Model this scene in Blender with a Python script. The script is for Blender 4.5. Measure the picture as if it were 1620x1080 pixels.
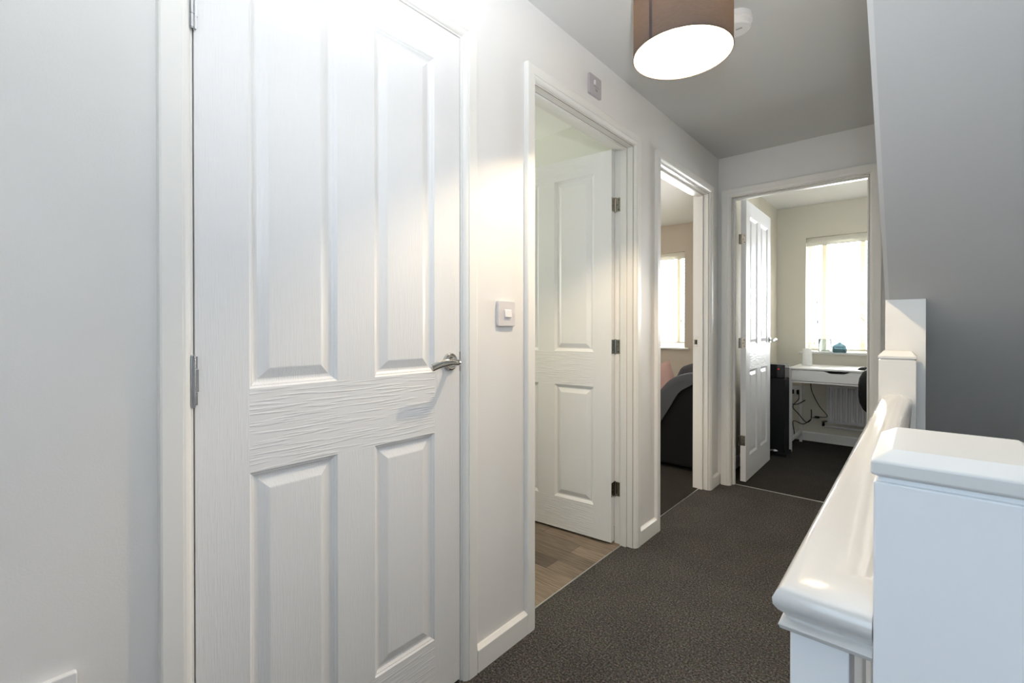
import bpy, bmesh, math, random
from mathutils import Vector, Matrix
random.seed(7)
PI = math.pi
SC = bpy.context.scene
COL = SC.collection
for o in list(bpy.data.objects):
    bpy.data.objects.remove(o, do_unlink=True)

# ------------------------------------------------------------------ camera
F_PX = 738.0
YAW = math.radians(41.15)
PITCH = math.radians(-0.3)
cam_d = bpy.data.cameras.new('camera')
cam = bpy.data.objects.new('camera', cam_d)
COL.objects.link(cam)
cam_d.sensor_fit = 'HORIZONTAL'
cam_d.sensor_width = 36.0
cam_d.lens = F_PX / 1620 * 36
cam_d.shift_y = -0.01181
cam_d.clip_start = 0.02
cam.location = (1.06, 0.0, 1.09)
cam.rotation_euler = (PI / 2 + PITCH, 0, YAW)
SC.camera = cam

# ------------------------------------------------------------------ light and exposure
SC.view_settings.view_transform = 'Standard'
SC.view_settings.look = 'None'
SC.view_settings.gamma = 1.0
SC.view_settings.use_curve_mapping = False
SC.view_settings.exposure = 0.0

world = bpy.data.worlds.new('sky')
SC.world = world
world.use_nodes = True
bg = world.node_tree.nodes['Background']
bg.inputs[0].default_value = (0.62, 0.80, 1.0, 1)
bg.inputs[1].default_value = 4.0


def area(name, loc, rot, sx, sy, power, color):
    d = bpy.data.lights.new(name, 'AREA')
    d.shape = 'RECTANGLE'
    d.size, d.size_y = sx, sy
    d.energy = power
    d.color = color
    o = bpy.data.objects.new(name, d)
    o.location = loc
    o.rotation_euler = rot
    COL.objects.link(o)
    return o


DAY = (0.96, 0.97, 0.97)
# daylight outside the office and living room windows, then two added fill lamps
area('daylight_office', (0.80, 5.75, 1.15), (-PI / 2 - 0.6, 0, 0), 1.5, 1.6, 360, DAY)
area('daylight_living', (-1.60, 5.75, 1.15), (-PI / 2 - 0.6, 0, 0), 1.7, 1.6, 760, DAY)
area('bathroom_fill', (-2.35, 1.55, 1.5), (0, -PI / 2, 0), 0.9, 0.8, 34, (1.0, 0.97, 0.76))  # unseen lamp added to brighten the bathroom
area('stair_fill', (2.13, -0.45, 1.82), (0, PI / 2, 0), 0.65, 0.9, 7.5, (1.0, 0.98, 0.92))  # unseen lamp added as fill for the left landing wall
# the flash on top of the camera, tilted towards the ceiling
def flash(name, power, color, deg, direction):
    d = bpy.data.lights.new(name, 'SPOT')
    d.energy = power
    d.color = color
    d.spot_size = math.radians(deg)
    d.spot_blend = 1.0
    d.shadow_soft_size = 0.025
    o = bpy.data.objects.new(name, d)
    o.location = (1.115, 0.03, 1.30)
    COL.objects.link(o)
    o.rotation_euler = Vector(direction).to_track_quat('-Z', 'Y').to_euler()


flash('camera_flash', 30, (0.95, 0.97, 0.97), 132, (-0.36, 0.58, 0.73))
flash('camera_flash_bounce', 158, (0.93, 0.96, 1.0), 90, (-0.35, 0.35, 0.87))
# the bulb in the pendant shade
LAMP = Vector((0.49, 1.47, 2.07))
bd = bpy.data.lights.new('pendant_bulb_light', 'POINT')
bd.energy = 48
bd.color = (1.0, 0.78, 0.52)
bd.shadow_soft_size = 0.020
bl = bpy.data.objects.new('pendant_bulb_light', bd)
bl.location = LAMP
COL.objects.link(bl)


# ------------------------------------------------------------------ materials
def mat(name, color=(0.8, 0.8, 0.8), rough=0.5, metal=0.0, spec=0.5, emit=None, estr=0.0, trans=0.0, ior=1.45, coat=0.0):
    m = bpy.data.materials.new(name)
    m.use_nodes = True
    b = m.node_tree.nodes['Principled BSDF']
    b.inputs['Base Color'].default_value = (*color, 1)
    b.inputs['Roughness'].default_value = rough
    b.inputs['Metallic'].default_value = metal
    b.inputs['Specular IOR Level'].default_value = spec
    b.inputs['IOR'].default_value = ior
    b.inputs['Transmission Weight'].default_value = trans
    b.inputs['Coat Weight'].default_value = coat
    if emit:
        b.inputs['Emission Color'].default_value = (*emit, 1)
        b.inputs['Emission Strength'].default_value = estr
    return m


def nodes(m):
    return m.node_tree.nodes, m.node_tree.links, m.node_tree.nodes['Principled BSDF']


def add_bump(m, scale=(1, 1, 1), nscale=200.0, detail=3.0, dist=0.0005, strength=1.0, kind='noise', rough=0.6):
    n, l, b = nodes(m)
    tc = n.new('ShaderNodeTexCoord')
    mp = n.new('ShaderNodeMapping')
    mp.inputs['Scale'].default_value = scale
    l.new(tc.outputs['Object'], mp.inputs['Vector'])
    t = n.new('ShaderNodeTexNoise')
    t.inputs['Scale'].default_value = nscale
    t.inputs['Detail'].default_value = detail
    t.inputs['Roughness'].default_value = rough
    l.new(mp.outputs[0], t.inputs['Vector'])
    bp = n.new('ShaderNodeBump')
    bp.inputs['Distance'].default_value = dist
    bp.inputs['Strength'].default_value = strength
    l.new(t.outputs['Fac'], bp.inputs['Height'])
    l.new(bp.outputs[0], b.inputs['Normal'])
    return t, mp, bp


def mottle(m, c1, c2, scale=2.0, detail=4.0, lo=0.35, hi=0.7):
    n, l, b = nodes(m)
    tc = n.new('ShaderNodeTexCoord')
    t = n.new('ShaderNodeTexNoise')
    t.inputs['Scale'].default_value = scale
    t.inputs['Detail'].default_value = detail
    l.new(tc.outputs['Object'], t.inputs['Vector'])
    r = n.new('ShaderNodeValToRGB')
    r.color_ramp.elements[0].position = lo
    r.color_ramp.elements[1].position = hi
    r.color_ramp.elements[0].color = (*c1, 1)
    r.color_ramp.elements[1].color = (*c2, 1)
    l.new(t.outputs['Fac'], r.inputs['Fac'])
    l.new(r.outputs['Color'], b.inputs['Base Color'])


M = {}
M['wall'] = mat('wall_paint', (0.80, 0.79, 0.775), 0.55, spec=0.3)
mottle(M['wall'], (0.775, 0.765, 0.75), (0.82, 0.81, 0.80), 1.7)
add_bump(M['wall'], nscale=260, dist=0.0006, strength=0.35)
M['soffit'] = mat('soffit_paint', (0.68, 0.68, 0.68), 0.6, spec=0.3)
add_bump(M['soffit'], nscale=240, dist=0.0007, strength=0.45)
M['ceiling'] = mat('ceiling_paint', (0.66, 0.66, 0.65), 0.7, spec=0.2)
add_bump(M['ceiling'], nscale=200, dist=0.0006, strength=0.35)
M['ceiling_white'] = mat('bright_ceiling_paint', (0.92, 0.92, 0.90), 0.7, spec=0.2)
M['beige'] = mat('beige_wall_paint', (0.66, 0.59, 0.50), 0.7, spec=0.2)
M['cream'] = mat('cream_wall_paint', (0.74, 0.70, 0.60), 0.7, spec=0.2)
M['bathwall'] = mat('bathroom_wall_paint', (0.74, 0.75, 0.70), 0.6, spec=0.3)
M['trim'] = mat('white_gloss_trim', (0.83, 0.82, 0.79), 0.28, spec=0.5)
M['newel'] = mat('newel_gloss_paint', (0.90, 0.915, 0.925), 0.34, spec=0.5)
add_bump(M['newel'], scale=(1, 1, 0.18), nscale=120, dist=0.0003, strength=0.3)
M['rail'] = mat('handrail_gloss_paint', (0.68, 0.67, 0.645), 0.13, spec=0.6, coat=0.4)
add_bump(M['rail'], nscale=60, dist=0.0006, strength=0.30)
M['door_v'] = mat('door_paint_vertical_grain', (0.82, 0.82, 0.825), 0.33, spec=0.5)
def sharpen(m, t, bp, lo, hi):
    n, l, b = nodes(m)
    mr = n.new('ShaderNodeMapRange')
    mr.interpolation_type = 'SMOOTHSTEP'
    mr.inputs['From Min'].default_value = lo
    mr.inputs['From Max'].default_value = hi
    l.new(t.outputs['Fac'], mr.inputs['Value'])
    l.new(mr.outputs['Result'], bp.inputs['Height'])


M['door_h'] = mat('door_paint_horizontal_grain', (0.82, 0.82, 0.825), 0.33, spec=0.5)
_t, _m, _b = add_bump(M['door_h'], scale=(0.05, 1, 1), nscale=205, dist=0.0008, strength=0.8, detail=0.4)
sharpen(M['door_h'], _t, _b, 0.50, 0.66)
_t, _m, _b = add_bump(M['door_v'], scale=(1, 1, 0.05), nscale=380, dist=0.00035, strength=0.5, detail=0.6)
sharpen(M['door_v'], _t, _b, 0.48, 0.66)
M['chrome'] = mat('chrome', (0.58, 0.57, 0.55), 0.07, metal=1.0)
M['steel'] = mat('satin_steel', (0.42, 0.43, 0.45), 0.20, metal=1.0)
M['aged'] = mat('aged_chrome', (0.34, 0.325, 0.29), 0.22, metal=1.0)
M['screw'] = mat('dark_screw', (0.10, 0.09, 0.08), 0.4, metal=0.8)
M['gap'] = mat('dark_gap', (0.03, 0.03, 0.03), 0.9)
M['plastic'] = mat('white_plastic', (0.80, 0.79, 0.79), 0.3, spec=0.5)
M['plastic_grey'] = mat('grey_mark', (0.25, 0.25, 0.26), 0.5)
M['strip'] = mat('aluminium_strip', (0.62, 0.62, 0.60), 0.3, metal=0.9)
M['black'] = mat('black_plastic', (0.010, 0.010, 0.011), 0.55, spec=0.3)
M['black_gloss'] = mat('black_gloss', (0.010, 0.010, 0.012), 0.15)
M['red'] = mat('red_light', (0.5, 0.02, 0.02), 0.4, emit=(1, 0.08, 0.05), estr=0.35)
M['desk'] = mat('white_desk', (0.80, 0.79, 0.77), 0.4)
M['rad'] = mat('radiator_enamel', (0.76, 0.75, 0.73), 0.35)
M['sofa'] = mat('dark_grey_upholstery', (0.014, 0.014, 0.015), 0.95, spec=0.1)
add_bump(M['sofa'], nscale=400, dist=0.001, strength=0.5)
M['throw'] = mat('grey_throw', (0.085, 0.087, 0.095), 0.95, spec=0.1)
add_bump(M['throw'], nscale=220, dist=0.002, strength=0.5)
M['pink'] = mat('dusty_pink_cushion', (0.50, 0.34, 0.31), 0.95, spec=0.1)
M['jar'] = mat('clear_glass', (0.85, 0.92, 0.95), 0.03, trans=1.0)
M['blueglass'] = mat('smoky_blue_glass', (0.10, 0.20, 0.26), 0.04, trans=0.8)
M['blind'] = mat('white_blind', (0.84, 0.82, 0.76), 0.5)
M['tape'] = mat('cream_tape', (0.72, 0.67, 0.50), 0.8)
M['upvc'] = mat('white_upvc', (0.84, 0.84, 0.84), 0.3)
M['twig'] = mat('brown_twig', (0.12, 0.07, 0.04), 0.8)
M['bulb'] = mat('lit_bulb', (1, 0.9, 0.7), 0.3, emit=(1, 0.86, 0.62), estr=30)
M['ceramic'] = mat('white_ceramic', (0.85, 0.85, 0.84), 0.3)
M['screen'] = mat('dark_screen', (0.02, 0.022, 0.03), 0.15)


def make_translucent(name, col, tcol, fac, rough=0.9, weave=False):
    m = bpy.data.materials.new(name)
    m.use_nodes = True
    n, l = m.node_tree.nodes, m.node_tree.links
    for x in list(n):
        n.remove(x)
    out = n.new('ShaderNodeOutputMaterial')
    d = n.new('ShaderNodeBsdfDiffuse')
    t = n.new('ShaderNodeBsdfTranslucent')
    mx = n.new('ShaderNodeMixShader')
    d.inputs['Color'].default_value = (*col, 1)
    t.inputs['Color'].default_value = (*tcol, 1)
    mx.inputs[0].default_value = fac
    l.new(d.outputs[0], mx.inputs[1])
    l.new(t.outputs[0], mx.inputs[2])
    l.new(mx.outputs[0], out.inputs[0])
    if weave:
        tc = n.new('ShaderNodeTexCoord')
        mp = n.new('ShaderNodeMapping')
        mp.inputs['Scale'].default_value = (1, 1, 14)
        ns = n.new('ShaderNodeTexNoise')
        ns.inputs['Scale'].default_value = 60
        r = n.new('ShaderNodeValToRGB')
        r.color_ramp.elements[0].color = (*[c * 0.72 for c in col], 1)
        r.color_ramp.elements[1].color = (*[c * 1.25 for c in col], 1)
        l.new(tc.outputs['Object'], mp.inputs['Vector'])
        l.new(mp.outputs[0], ns.inputs['Vector'])
        l.new(ns.outputs['Fac'], r.inputs['Fac'])
        l.new(r.outputs['Color'], d.inputs['Color'])
    return m


M['shade_out'] = make_translucent('taupe_shade_fabric', (0.085, 0.077, 0.076), (0.30, 0.26, 0.24), 0.125, weave=True)
M['blind'] = make_translucent('white_blind', (0.84, 0.82, 0.76), (0.8, 0.78, 0.70), 0.35)
M['tape'] = make_translucent('cream_tape', (0.80, 0.77, 0.66), (0.84, 0.81, 0.70), 0.5)
M['shade_in'] = mat('white_shade_lining', (0.86, 0.84, 0.80), 0.8)
M['shade_seam'] = mat('dark_shade_seam', (0.055, 0.045, 0.045), 0.9)


def glass_pane():
    m = bpy.data.materials.new('window_glass')
    m.use_nodes = True
    n, l = m.node_tree.nodes, m.node_tree.links
    for x in list(n):
        n.remove(x)
    out = n.new('ShaderNodeOutputMaterial')
    t = n.new('ShaderNodeBsdfTransparent')
    g = n.new('ShaderNodeBsdfGlossy')
    g.inputs['Roughness'].default_value = 0.02
    f = n.new('ShaderNodeFresnel')
    mx = n.new('ShaderNodeMixShader')
    l.new(f.outputs[0], mx.inputs[0])
    l.new(t.outputs[0], mx.inputs[1])
    l.new(g.outputs[0], mx.inputs[2])
    l.new(mx.outputs[0], out.inputs[0])
    return m


M['pane'] = glass_pane()


def carpet(name, a, b_, c):
    m = mat(name, a, 1.0, spec=0.05)
    n, l, b = nodes(m)
    tc = n.new('ShaderNodeTexCoord')
    t = n.new('ShaderNodeTexNoise')
    t.inputs['Scale'].default_value = 150
    t.inputs['Detail'].default_value = 5
    t.inputs['Roughness'].default_value = 0.8
    r = n.new('ShaderNodeValToRGB')
    e = r.color_ramp.elements
    e[0].position = 0.38
    e[0].color = (*a, 1)
    e[1].position = 0.68
    e[1].color = (*c, 1)
    x = e.new(0.52)
    x.color = (*b_, 1)
    l.new(tc.outputs['Object'], t.inputs['Vector'])
    l.new(t.outputs['Fac'], r.inputs['Fac'])
    # coloured flecks
    t2 = n.new('ShaderNodeTexNoise')
    t2.inputs['Scale'].default_value = 70
    t2.inputs['Detail'].default_value = 3
    mx = n.new('ShaderNodeMix')
    mx.data_type = 'RGBA'
    mx.blend_type = 'OVERLAY'
    mx.inputs[0].default_value = 0.22
    l.new(tc.outputs['Object'], t2.inputs['Vector'])
    l.new(r.outputs['Color'], mx.inputs[6])
    l.new(t2.outputs['Color'], mx.inputs[7])
    # large faint wear
    t3 = n.new('ShaderNodeTexNoise')
    t3.inputs['Scale'].default_value = 5
    t3.inputs['Detail'].default_value = 3
    r3 = n.new('ShaderNodeValToRGB')
    r3.color_ramp.elements[0].color = (0.75, 0.75, 0.76, 1)
    r3.color_ramp.elements[1].color = (1.25, 1.2, 1.12, 1)
    m3 = n.new('ShaderNodeMix')
    m3.data_type = 'RGBA'
    m3.blend_type = 'MULTIPLY'
    m3.inputs[0].default_value = 1.0
    l.new(tc.outputs['Object'], t3.inputs['Vector'])
    l.new(t3.outputs['Fac'], r3.inputs['Fac'])
    l.new(mx.outputs[2], m3.inputs[6])
    l.new(r3.outputs['Color'], m3.inputs[7])
    l.new(m3.outputs[2], b.inputs['Base Color'])
    bp = n.new('ShaderNodeBump')
    bp.inputs['Distance'].default_value = 0.006
    bp.inputs['Strength'].default_value = 0.9
    l.new(t.outputs['Fac'], bp.inputs['Height'])
    l.new(bp.outputs[0], b.inputs['Normal'])
    return m


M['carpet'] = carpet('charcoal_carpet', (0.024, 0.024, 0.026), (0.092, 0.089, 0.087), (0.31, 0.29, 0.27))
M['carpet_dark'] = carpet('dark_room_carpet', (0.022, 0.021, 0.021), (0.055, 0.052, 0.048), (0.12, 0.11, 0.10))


def vinyl():
    m = mat('wood_plank_vinyl', (0.3, 0.25, 0.2), 0.45, spec=0.4)
    n, l, b = nodes(m)
    tc = n.new('ShaderNodeTexCoord')
    br = n.new('ShaderNodeTexBrick')
    br.offset = 0.43
    br.offset_frequency = 2
    br.inputs['Scale'].default_value = 1.0
    br.inputs['Brick Width'].default_value = 0.42
    br.inputs['Row Height'].default_value = 0.0955
    br.inputs['Mortar Size'].default_value = 0.0012
    br.inputs['Color1'].default_value = (0.26, 0.205, 0.155, 1)
    br.inputs['Color2'].default_value = (0.105, 0.085, 0.066, 1)
    br.inputs['Mortar'].default_value = (0.07, 0.055, 0.045, 1)
    mp = n.new('ShaderNodeMapping')
    mp.inputs['Location'].default_value = (0.03, 0.033, 0)
    l.new(tc.outputs['Object'], mp.inputs['Vector'])
    l.new(mp.outputs[0], br.inputs['Vector'])
    m2 = n.new('ShaderNodeMapping')
    m2.inputs['Scale'].default_value = (5, 70, 1)
    ns = n.new('ShaderNodeTexNoise')
    ns.inputs['Scale'].default_value = 1.6
    ns.inputs['Detail'].default_value = 6
    l.new(tc.outputs['Object'], m2.inputs['Vector'])
    l.new(m2.outputs[0], ns.inputs['Vector'])
    r = n.new('ShaderNodeValToRGB')
    r.color_ramp.elements[0].position = 0.3
    r.color_ramp.elements[1].position = 0.72
    r.color_ramp.elements[0].color = (0.62, 0.60, 0.58, 1)
    r.color_ramp.elements[1].color = (1.3, 1.3, 1.3, 1)
    l.new(ns.outputs['Fac'], r.inputs['Fac'])
    mx = n.new('ShaderNodeMix')
    mx.data_type = 'RGBA'
    mx.blend_type = 'MULTIPLY'
    mx.inputs[0].default_value = 1.0
    l.new(br.outputs['Color'], mx.inputs[6])
    l.new(r.outputs['Color'], mx.inputs[7])
    l.new(mx.outputs[2], b.inputs['Base Color'])
    return m


M['vinyl'] = vinyl()


# ------------------------------------------------------------------ helpers
def obj(name, bm, m, parent=None, bevel=0.0, seg=2, smooth=False, mats=None, recalc=True):
    if recalc:
        bmesh.ops.recalc_face_normals(bm, faces=bm.faces)
    me = bpy.data.meshes.new(name)
    bm.to_mesh(me)
    bm.free()
    for x in (mats or [m]):
        me.materials.append(x)
    o = bpy.data.objects.new(name, me)
    COL.objects.link(o)
    if parent is not None:
        o.parent = parent
    if smooth:
        for p in me.polygons:
            p.use_smooth = True
        try:
            me.set_sharp_from_angle(angle=math.radians(40))
        except Exception:
            pass
    if bevel:
        bv = o.modifiers.new('bevel', 'BEVEL')
        bv.width = bevel
        bv.segments = seg
        bv.limit_method = 'ANGLE'
        bv.angle_limit = math.radians(35)
    return o


def thing(name, label, cat, loc=(0, 0, 0), group=None):
    o = bpy.data.objects.new(name, None)
    COL.objects.link(o)
    o.location = loc
    o.empty_display_size = 0.1
    return tag(o, label, cat, group)


def tag(o, label, cat=None, group=None):
    o['label'] = label
    if cat:
        o['category'] = cat
    if group:
        o['group'] = group
    return o


def struct(o, label, cat):
    o['kind'] = 'structure'
    return tag(o, label, cat)


def box(bm, x0, x1, y0, y1, z0, z1, mi=0):
    vs = [bm.verts.new((x, y, z)) for x in (x0, x1) for y in (y0, y1) for z in (z0, z1)]
    for f in ((0, 1, 3, 2), (4, 6, 7, 5), (0, 4, 5, 1), (2, 3, 7, 6), (0, 2, 6, 4), (1, 5, 7, 3)):
        fc = bm.faces.new([vs[i] for i in f])
        fc.material_index = mi


def B(*a):
    bm = bmesh.new()
    if a:
        box(bm, *a)
    return bm


def prism(bm, pts, axis, a, b):
    """pts are 2D in the plane normal to axis ('x': (y,z), 'y': (x,z), 'z': (x,y))."""
    def P(p, t):
        if axis == 'x':
            return (t, p[0], p[1])
        if axis == 'y':
            return (p[0], t, p[1])
        return (p[0], p[1], t)
    va = [bm.verts.new(P(p, a)) for p in pts]
    vb = [bm.verts.new(P(p, b)) for p in pts]
    n = len(pts)
    bm.faces.new(va)
    bm.faces.new(vb[::-1])
    for i in range(n):
        bm.faces.new((va[i], va[(i + 1) % n], vb[(i + 1) % n], vb[i]))


def lathe(bm, prof, c, n=32, axis='z'):
    rings = []
    for r, h in prof:
        ring = []
        for i in range(n):
            a = 2 * PI * i / n
            x, y = r * math.cos(a), r * math.sin(a)
            if axis == 'z':
                p = (c[0] + x, c[1] + y, c[2] + h)
            elif axis == 'x':
                p = (c[0] + h, c[1] + x, c[2] + y)
            else:
                p = (c[0] + x, c[1] + h, c[2] + y)
            ring.append(bm.verts.new(p))
        rings.append(ring)
    for a, b in zip(rings[:-1], rings[1:]):
        for i in range(n):
            bm.faces.new((a[i], a[(i + 1) % n], b[(i + 1) % n], b[i]))
    if prof[0][0] > 1e-6:
        bm.faces.new(rings[0][::-1])
    if prof[-1][0] > 1e-6:
        bm.faces.new(rings[-1])
    bmesh.ops.remove_doubles(bm, verts=bm.verts, dist=1e-6)


def tube(bm, pts, r, n=10, r2=None, up=Vector((0, 0, 1))):
    """pts polyline; r / r2 number or list: half-widths along side / up."""
    pts = [Vector(p) for p in pts]
    R = r if isinstance(r, (list, tuple)) else [r] * len(pts)
    R2 = R if r2 is None else (r2 if isinstance(r2, (list, tuple)) else [r2] * len(pts))
    rings = []
    for i, p in enumerate(pts):
        t = (pts[min(i + 1, len(pts) - 1)] - pts[max(i - 1, 0)]).normalized()
        u = up if abs(t.dot(up)) < 0.95 else Vector((0, 1, 0))
        s = t.cross(u).normalized()
        w = s.cross(t).normalized()
        rings.append([bm.verts.new(p + s * math.cos(2 * PI * k / n) * R[i] + w * math.sin(2 * PI * k / n) * R2[i]) for k in range(n)])
    for a, b in zip(rings[:-1], rings[1:]):
        for k in range(n):
            bm.faces.new((a[k], a[(k + 1) % n], b[(k + 1) % n], b[k]))
    bm.faces.new(rings[0][::-1])
    bm.faces.new(rings[-1])


def smooth_path(pts, sub=6):
    pts = [Vector(p) for p in pts]
    out = []
    n = len(pts)
    for i in range(n - 1):
        p0, p1, p2, p3 = pts[max(i - 1, 0)], pts[i], pts[i + 1], pts[min(i + 2, n - 1)]
        for k in range(sub):
            t = k / sub
            out.append(0.5 * ((2 * p1) + (-p0 + p2) * t + (2 * p0 - 5 * p1 + 4 * p2 - p3) * t * t + (-p0 + 3 * p1 - 3 * p2 + p3) * t ** 3))
    out.append(pts[-1])
    return out


def sweep(bm, prof, stations):
    """stations: functions mapping profile (u,v) to a point; connects consecutive stations, caps the ends."""
    rings = [[bm.verts.new(s(u, v)) for u, v in prof] for s in stations]
    n = len(prof)
    for a, b in zip(rings[:-1], rings[1:]):
        for k in range(n):
            bm.faces.new((a[k], a[(k + 1) % n], b[(k + 1) % n], b[k]))
    bm.faces.new(rings[0][::-1])
    bm.faces.new(rings[-1])


# ------------------------------------------------------------------ main dimensions
H = 2.258            # ceiling height
YE = 3.40            # end wall face
WT = 0.10            # partition thickness
LT = 0.022           # door lining thickness
HEAD = 1.974         # underside of door head lining
D1 = (0.274, 0.973)
D2 = (1.336, 2.114)
D3 = (2.420, 3.196)
D4 = (0.088, 0.838)  # X range on the end wall
YF = 5.25            # facade wall inner face
SOF = lambda y: 1.18 - 0.79 * (y - 1.96)   # underside of the upper flight
WZ0, WZ1 = 0.855, 1.945

# ------------------------------------------------------------------ floors
f = obj('floor', B(-0.058, 1.06, -1.7, YE + 0.05, -0.20, 0), M['carpet'])
struct(f, 'speckled charcoal landing carpet in front of the white doors', 'floor')
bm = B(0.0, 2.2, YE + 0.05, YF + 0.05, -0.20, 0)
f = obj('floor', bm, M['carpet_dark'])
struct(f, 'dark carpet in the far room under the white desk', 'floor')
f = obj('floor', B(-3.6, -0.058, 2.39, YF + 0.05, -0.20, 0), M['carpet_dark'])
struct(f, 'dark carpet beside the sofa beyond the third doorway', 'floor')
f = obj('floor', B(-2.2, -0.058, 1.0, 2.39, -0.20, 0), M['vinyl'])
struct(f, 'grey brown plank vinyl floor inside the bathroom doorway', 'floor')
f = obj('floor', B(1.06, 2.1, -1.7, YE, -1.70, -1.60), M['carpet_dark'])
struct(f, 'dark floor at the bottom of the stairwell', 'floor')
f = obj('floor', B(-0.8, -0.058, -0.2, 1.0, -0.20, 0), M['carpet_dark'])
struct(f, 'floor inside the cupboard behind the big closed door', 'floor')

# ------------------------------------------------------------------ ceiling
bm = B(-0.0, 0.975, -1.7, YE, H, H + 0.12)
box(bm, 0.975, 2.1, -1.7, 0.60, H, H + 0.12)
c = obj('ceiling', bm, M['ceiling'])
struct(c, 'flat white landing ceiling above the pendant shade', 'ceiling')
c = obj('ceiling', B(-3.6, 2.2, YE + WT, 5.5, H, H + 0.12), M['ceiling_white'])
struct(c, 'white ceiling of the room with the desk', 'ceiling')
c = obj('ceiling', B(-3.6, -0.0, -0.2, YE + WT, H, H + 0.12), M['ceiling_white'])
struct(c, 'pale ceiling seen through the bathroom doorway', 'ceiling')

# ------------------------------------------------------------------ walls
bm = B(-WT, 0, -1.7, D1[0] - LT, 0, H)
box(bm, -WT, 0, D1[0] - LT, D1[1] + LT, HEAD + LT, H)
box(bm, -WT, 0, D1[1] + LT, D2[0] - LT, 0, H)
box(bm, -WT, 0, D2[0] - LT, D2[1] + LT, HEAD + LT, H)
box(bm, -WT, 0, D2[1] + LT, D3[0] - LT, 0, H)
box(bm, -WT, 0, D3[0] - LT, D3[1] + LT, HEAD + LT, H)
box(bm, -WT, 0, D3[1] + LT, YE, 0, H)
w = obj('wall_left', bm, M['wall'])
struct(w, 'long white landing wall holding three doorways', 'wall')
bm = B(-WT, D4[0] - LT, YE, YE + WT, 0, H)
box(bm, D4[0] - LT, D4[1] + LT, YE, YE + WT, HEAD + LT, H)
box(bm, D4[1] + LT, 2.1, YE, YE + WT, 0, H)
box(bm, 1.06, 2.1, YE, YE + WT, -1.7, 0)
w = obj('wall_end', bm, M['wall'])
struct(w, 'white wall at the end of the landing around the office doorway', 'wall')
bm = B()
prism(bm, [(0.595, H), (2.06, SOF(2.06)), (2.06, 0.0), (YE, 0.0), (YE, H)], 'x', 0.975, 0.999)
w = obj('wall_right', bm, M['wall'])
struct(w, 'narrow wall edge beside the stairs, sloping from the ceiling', 'wall')
bm = B()
prism(bm, [(0.595, H), (YE, SOF(YE)), (YE, SOF(YE) + 0.16), (0.595, H + 0.16)], 'x', 0.985, 2.1)
w = obj('wall_soffit', bm, M['soffit'])
struct(w, 'sloping grey plaster underside of the upper stairs', 'wall')
bm = B(2.0, 2.1, 0.0, YE, -1.7, H)
box(bm, 2.0, 2.1, -1.7, -0.9, -1.7, H)
box(bm, 2.0, 2.1, -0.9, 0.0, -1.7, 1.50)
box(bm, 2.0, 2.1, -0.9, 0.0, 2.15, H)
w = obj('wall_stairwell', bm, M['soffit'])
struct(w, 'outer wall of the stairwell under the upper stairs', 'wall')
bm = B(-0.1, 0.75, -1.05, -0.95, 0, H)
box(bm, 1.75, 2.1, -1.05, -0.95, -1.7, H)
box(bm, 0.75, 1.75, -1.05, -0.95, -1.7, 0.85)
box(bm, 0.75, 1.75, -1.05, -0.95, 2.05, H)
w = obj('wall_back', bm, M['wall'])
struct(w, 'landing wall behind the viewer with the stair window', 'wall')
w = obj('wall_landing_edge', B(1.03, 1.06, -0.95, YE, -1.6, -0.2), M['wall'])
struct(w, 'vertical face of the landing edge above the stairs', 'wall')

# bathroom
bm = B(-2.2, -WT, 2.29, 2.32, 0, H)
box(bm, -2.2, -WT, 1.0, 1.05, 0, H)
box(bm, -2.25, -2.2, 1.0, 2.32, 0, 1.1)
box(bm, -2.25, -2.2, 1.0, 2.32, 1.9, H)
box(bm, -2.25, -2.2, 1.0, 1.15, 1.1, 1.9)
box(bm, -2.25, -2.2, 1.95, 2.32, 1.1, 1.9)
w = obj('wall_bathroom', bm, M['bathwall'])
struct(w, 'pale wall behind the open bathroom door', 'wall')
# living room
bm = B(-3.6, -WT, 2.33, 2.38, 0, H)
box(bm, -3.65, -3.6, 2.33, YF + 0.28, 0, H)
box(bm, -0.94, -0.05, YF, YF + 0.28, 0, H)
box(bm, -3.6, -2.3, YF, YF + 0.28, 0, H)
box(bm, -2.3, -0.94, YF, YF + 0.28, 0, WZ0 - 0.02)
box(bm, -2.3, -0.94, YF, YF + 0.28, WZ1, H)
box(bm, -0.10, -0.05, YE + WT, YF, 0, H)
w = obj('wall_living', bm, M['beige'])
struct(w, 'beige wall around the window beyond the third doorway', 'wall')
# office
bm = B(-0.05, -0.015, YE + WT, YF, 0, H)
box(bm, -0.05, 0.232, YF, YF + 0.28, 0, H)
box(bm, 1.40, 2.25, YF, YF + 0.28, 0, H)
box(bm, 0.232, 1.40, YF, YF + 0.28, 0, WZ0 - 0.02)
box(bm, 0.232, 1.40, YF, YF + 0.28, WZ1, H)
box(bm, 2.2, 2.25, YE + WT, YF, 0, H)
w = obj('wall_office', bm, M['cream'])
struct(w, 'cream wall around the window above the desk', 'wall')


# ------------------------------------------------------------------ door linings and architraves
ARCH = [(0, 0), (0, 0.005), (0.0025, 0.009), (0.006, 0.0125), (0.011, 0.0150), (0.0155, 0.0155), (0.0165, 0.018), (0.048, 0.018), (0.051, 0.0165), (0.052, 0.012), (0.052, 0)]


M['shadow_line'] = mat('painted_shadow_line', (0.30, 0.26, 0.22), 0.9)  # dark colour standing in for shade along the stop and lining edges


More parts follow.
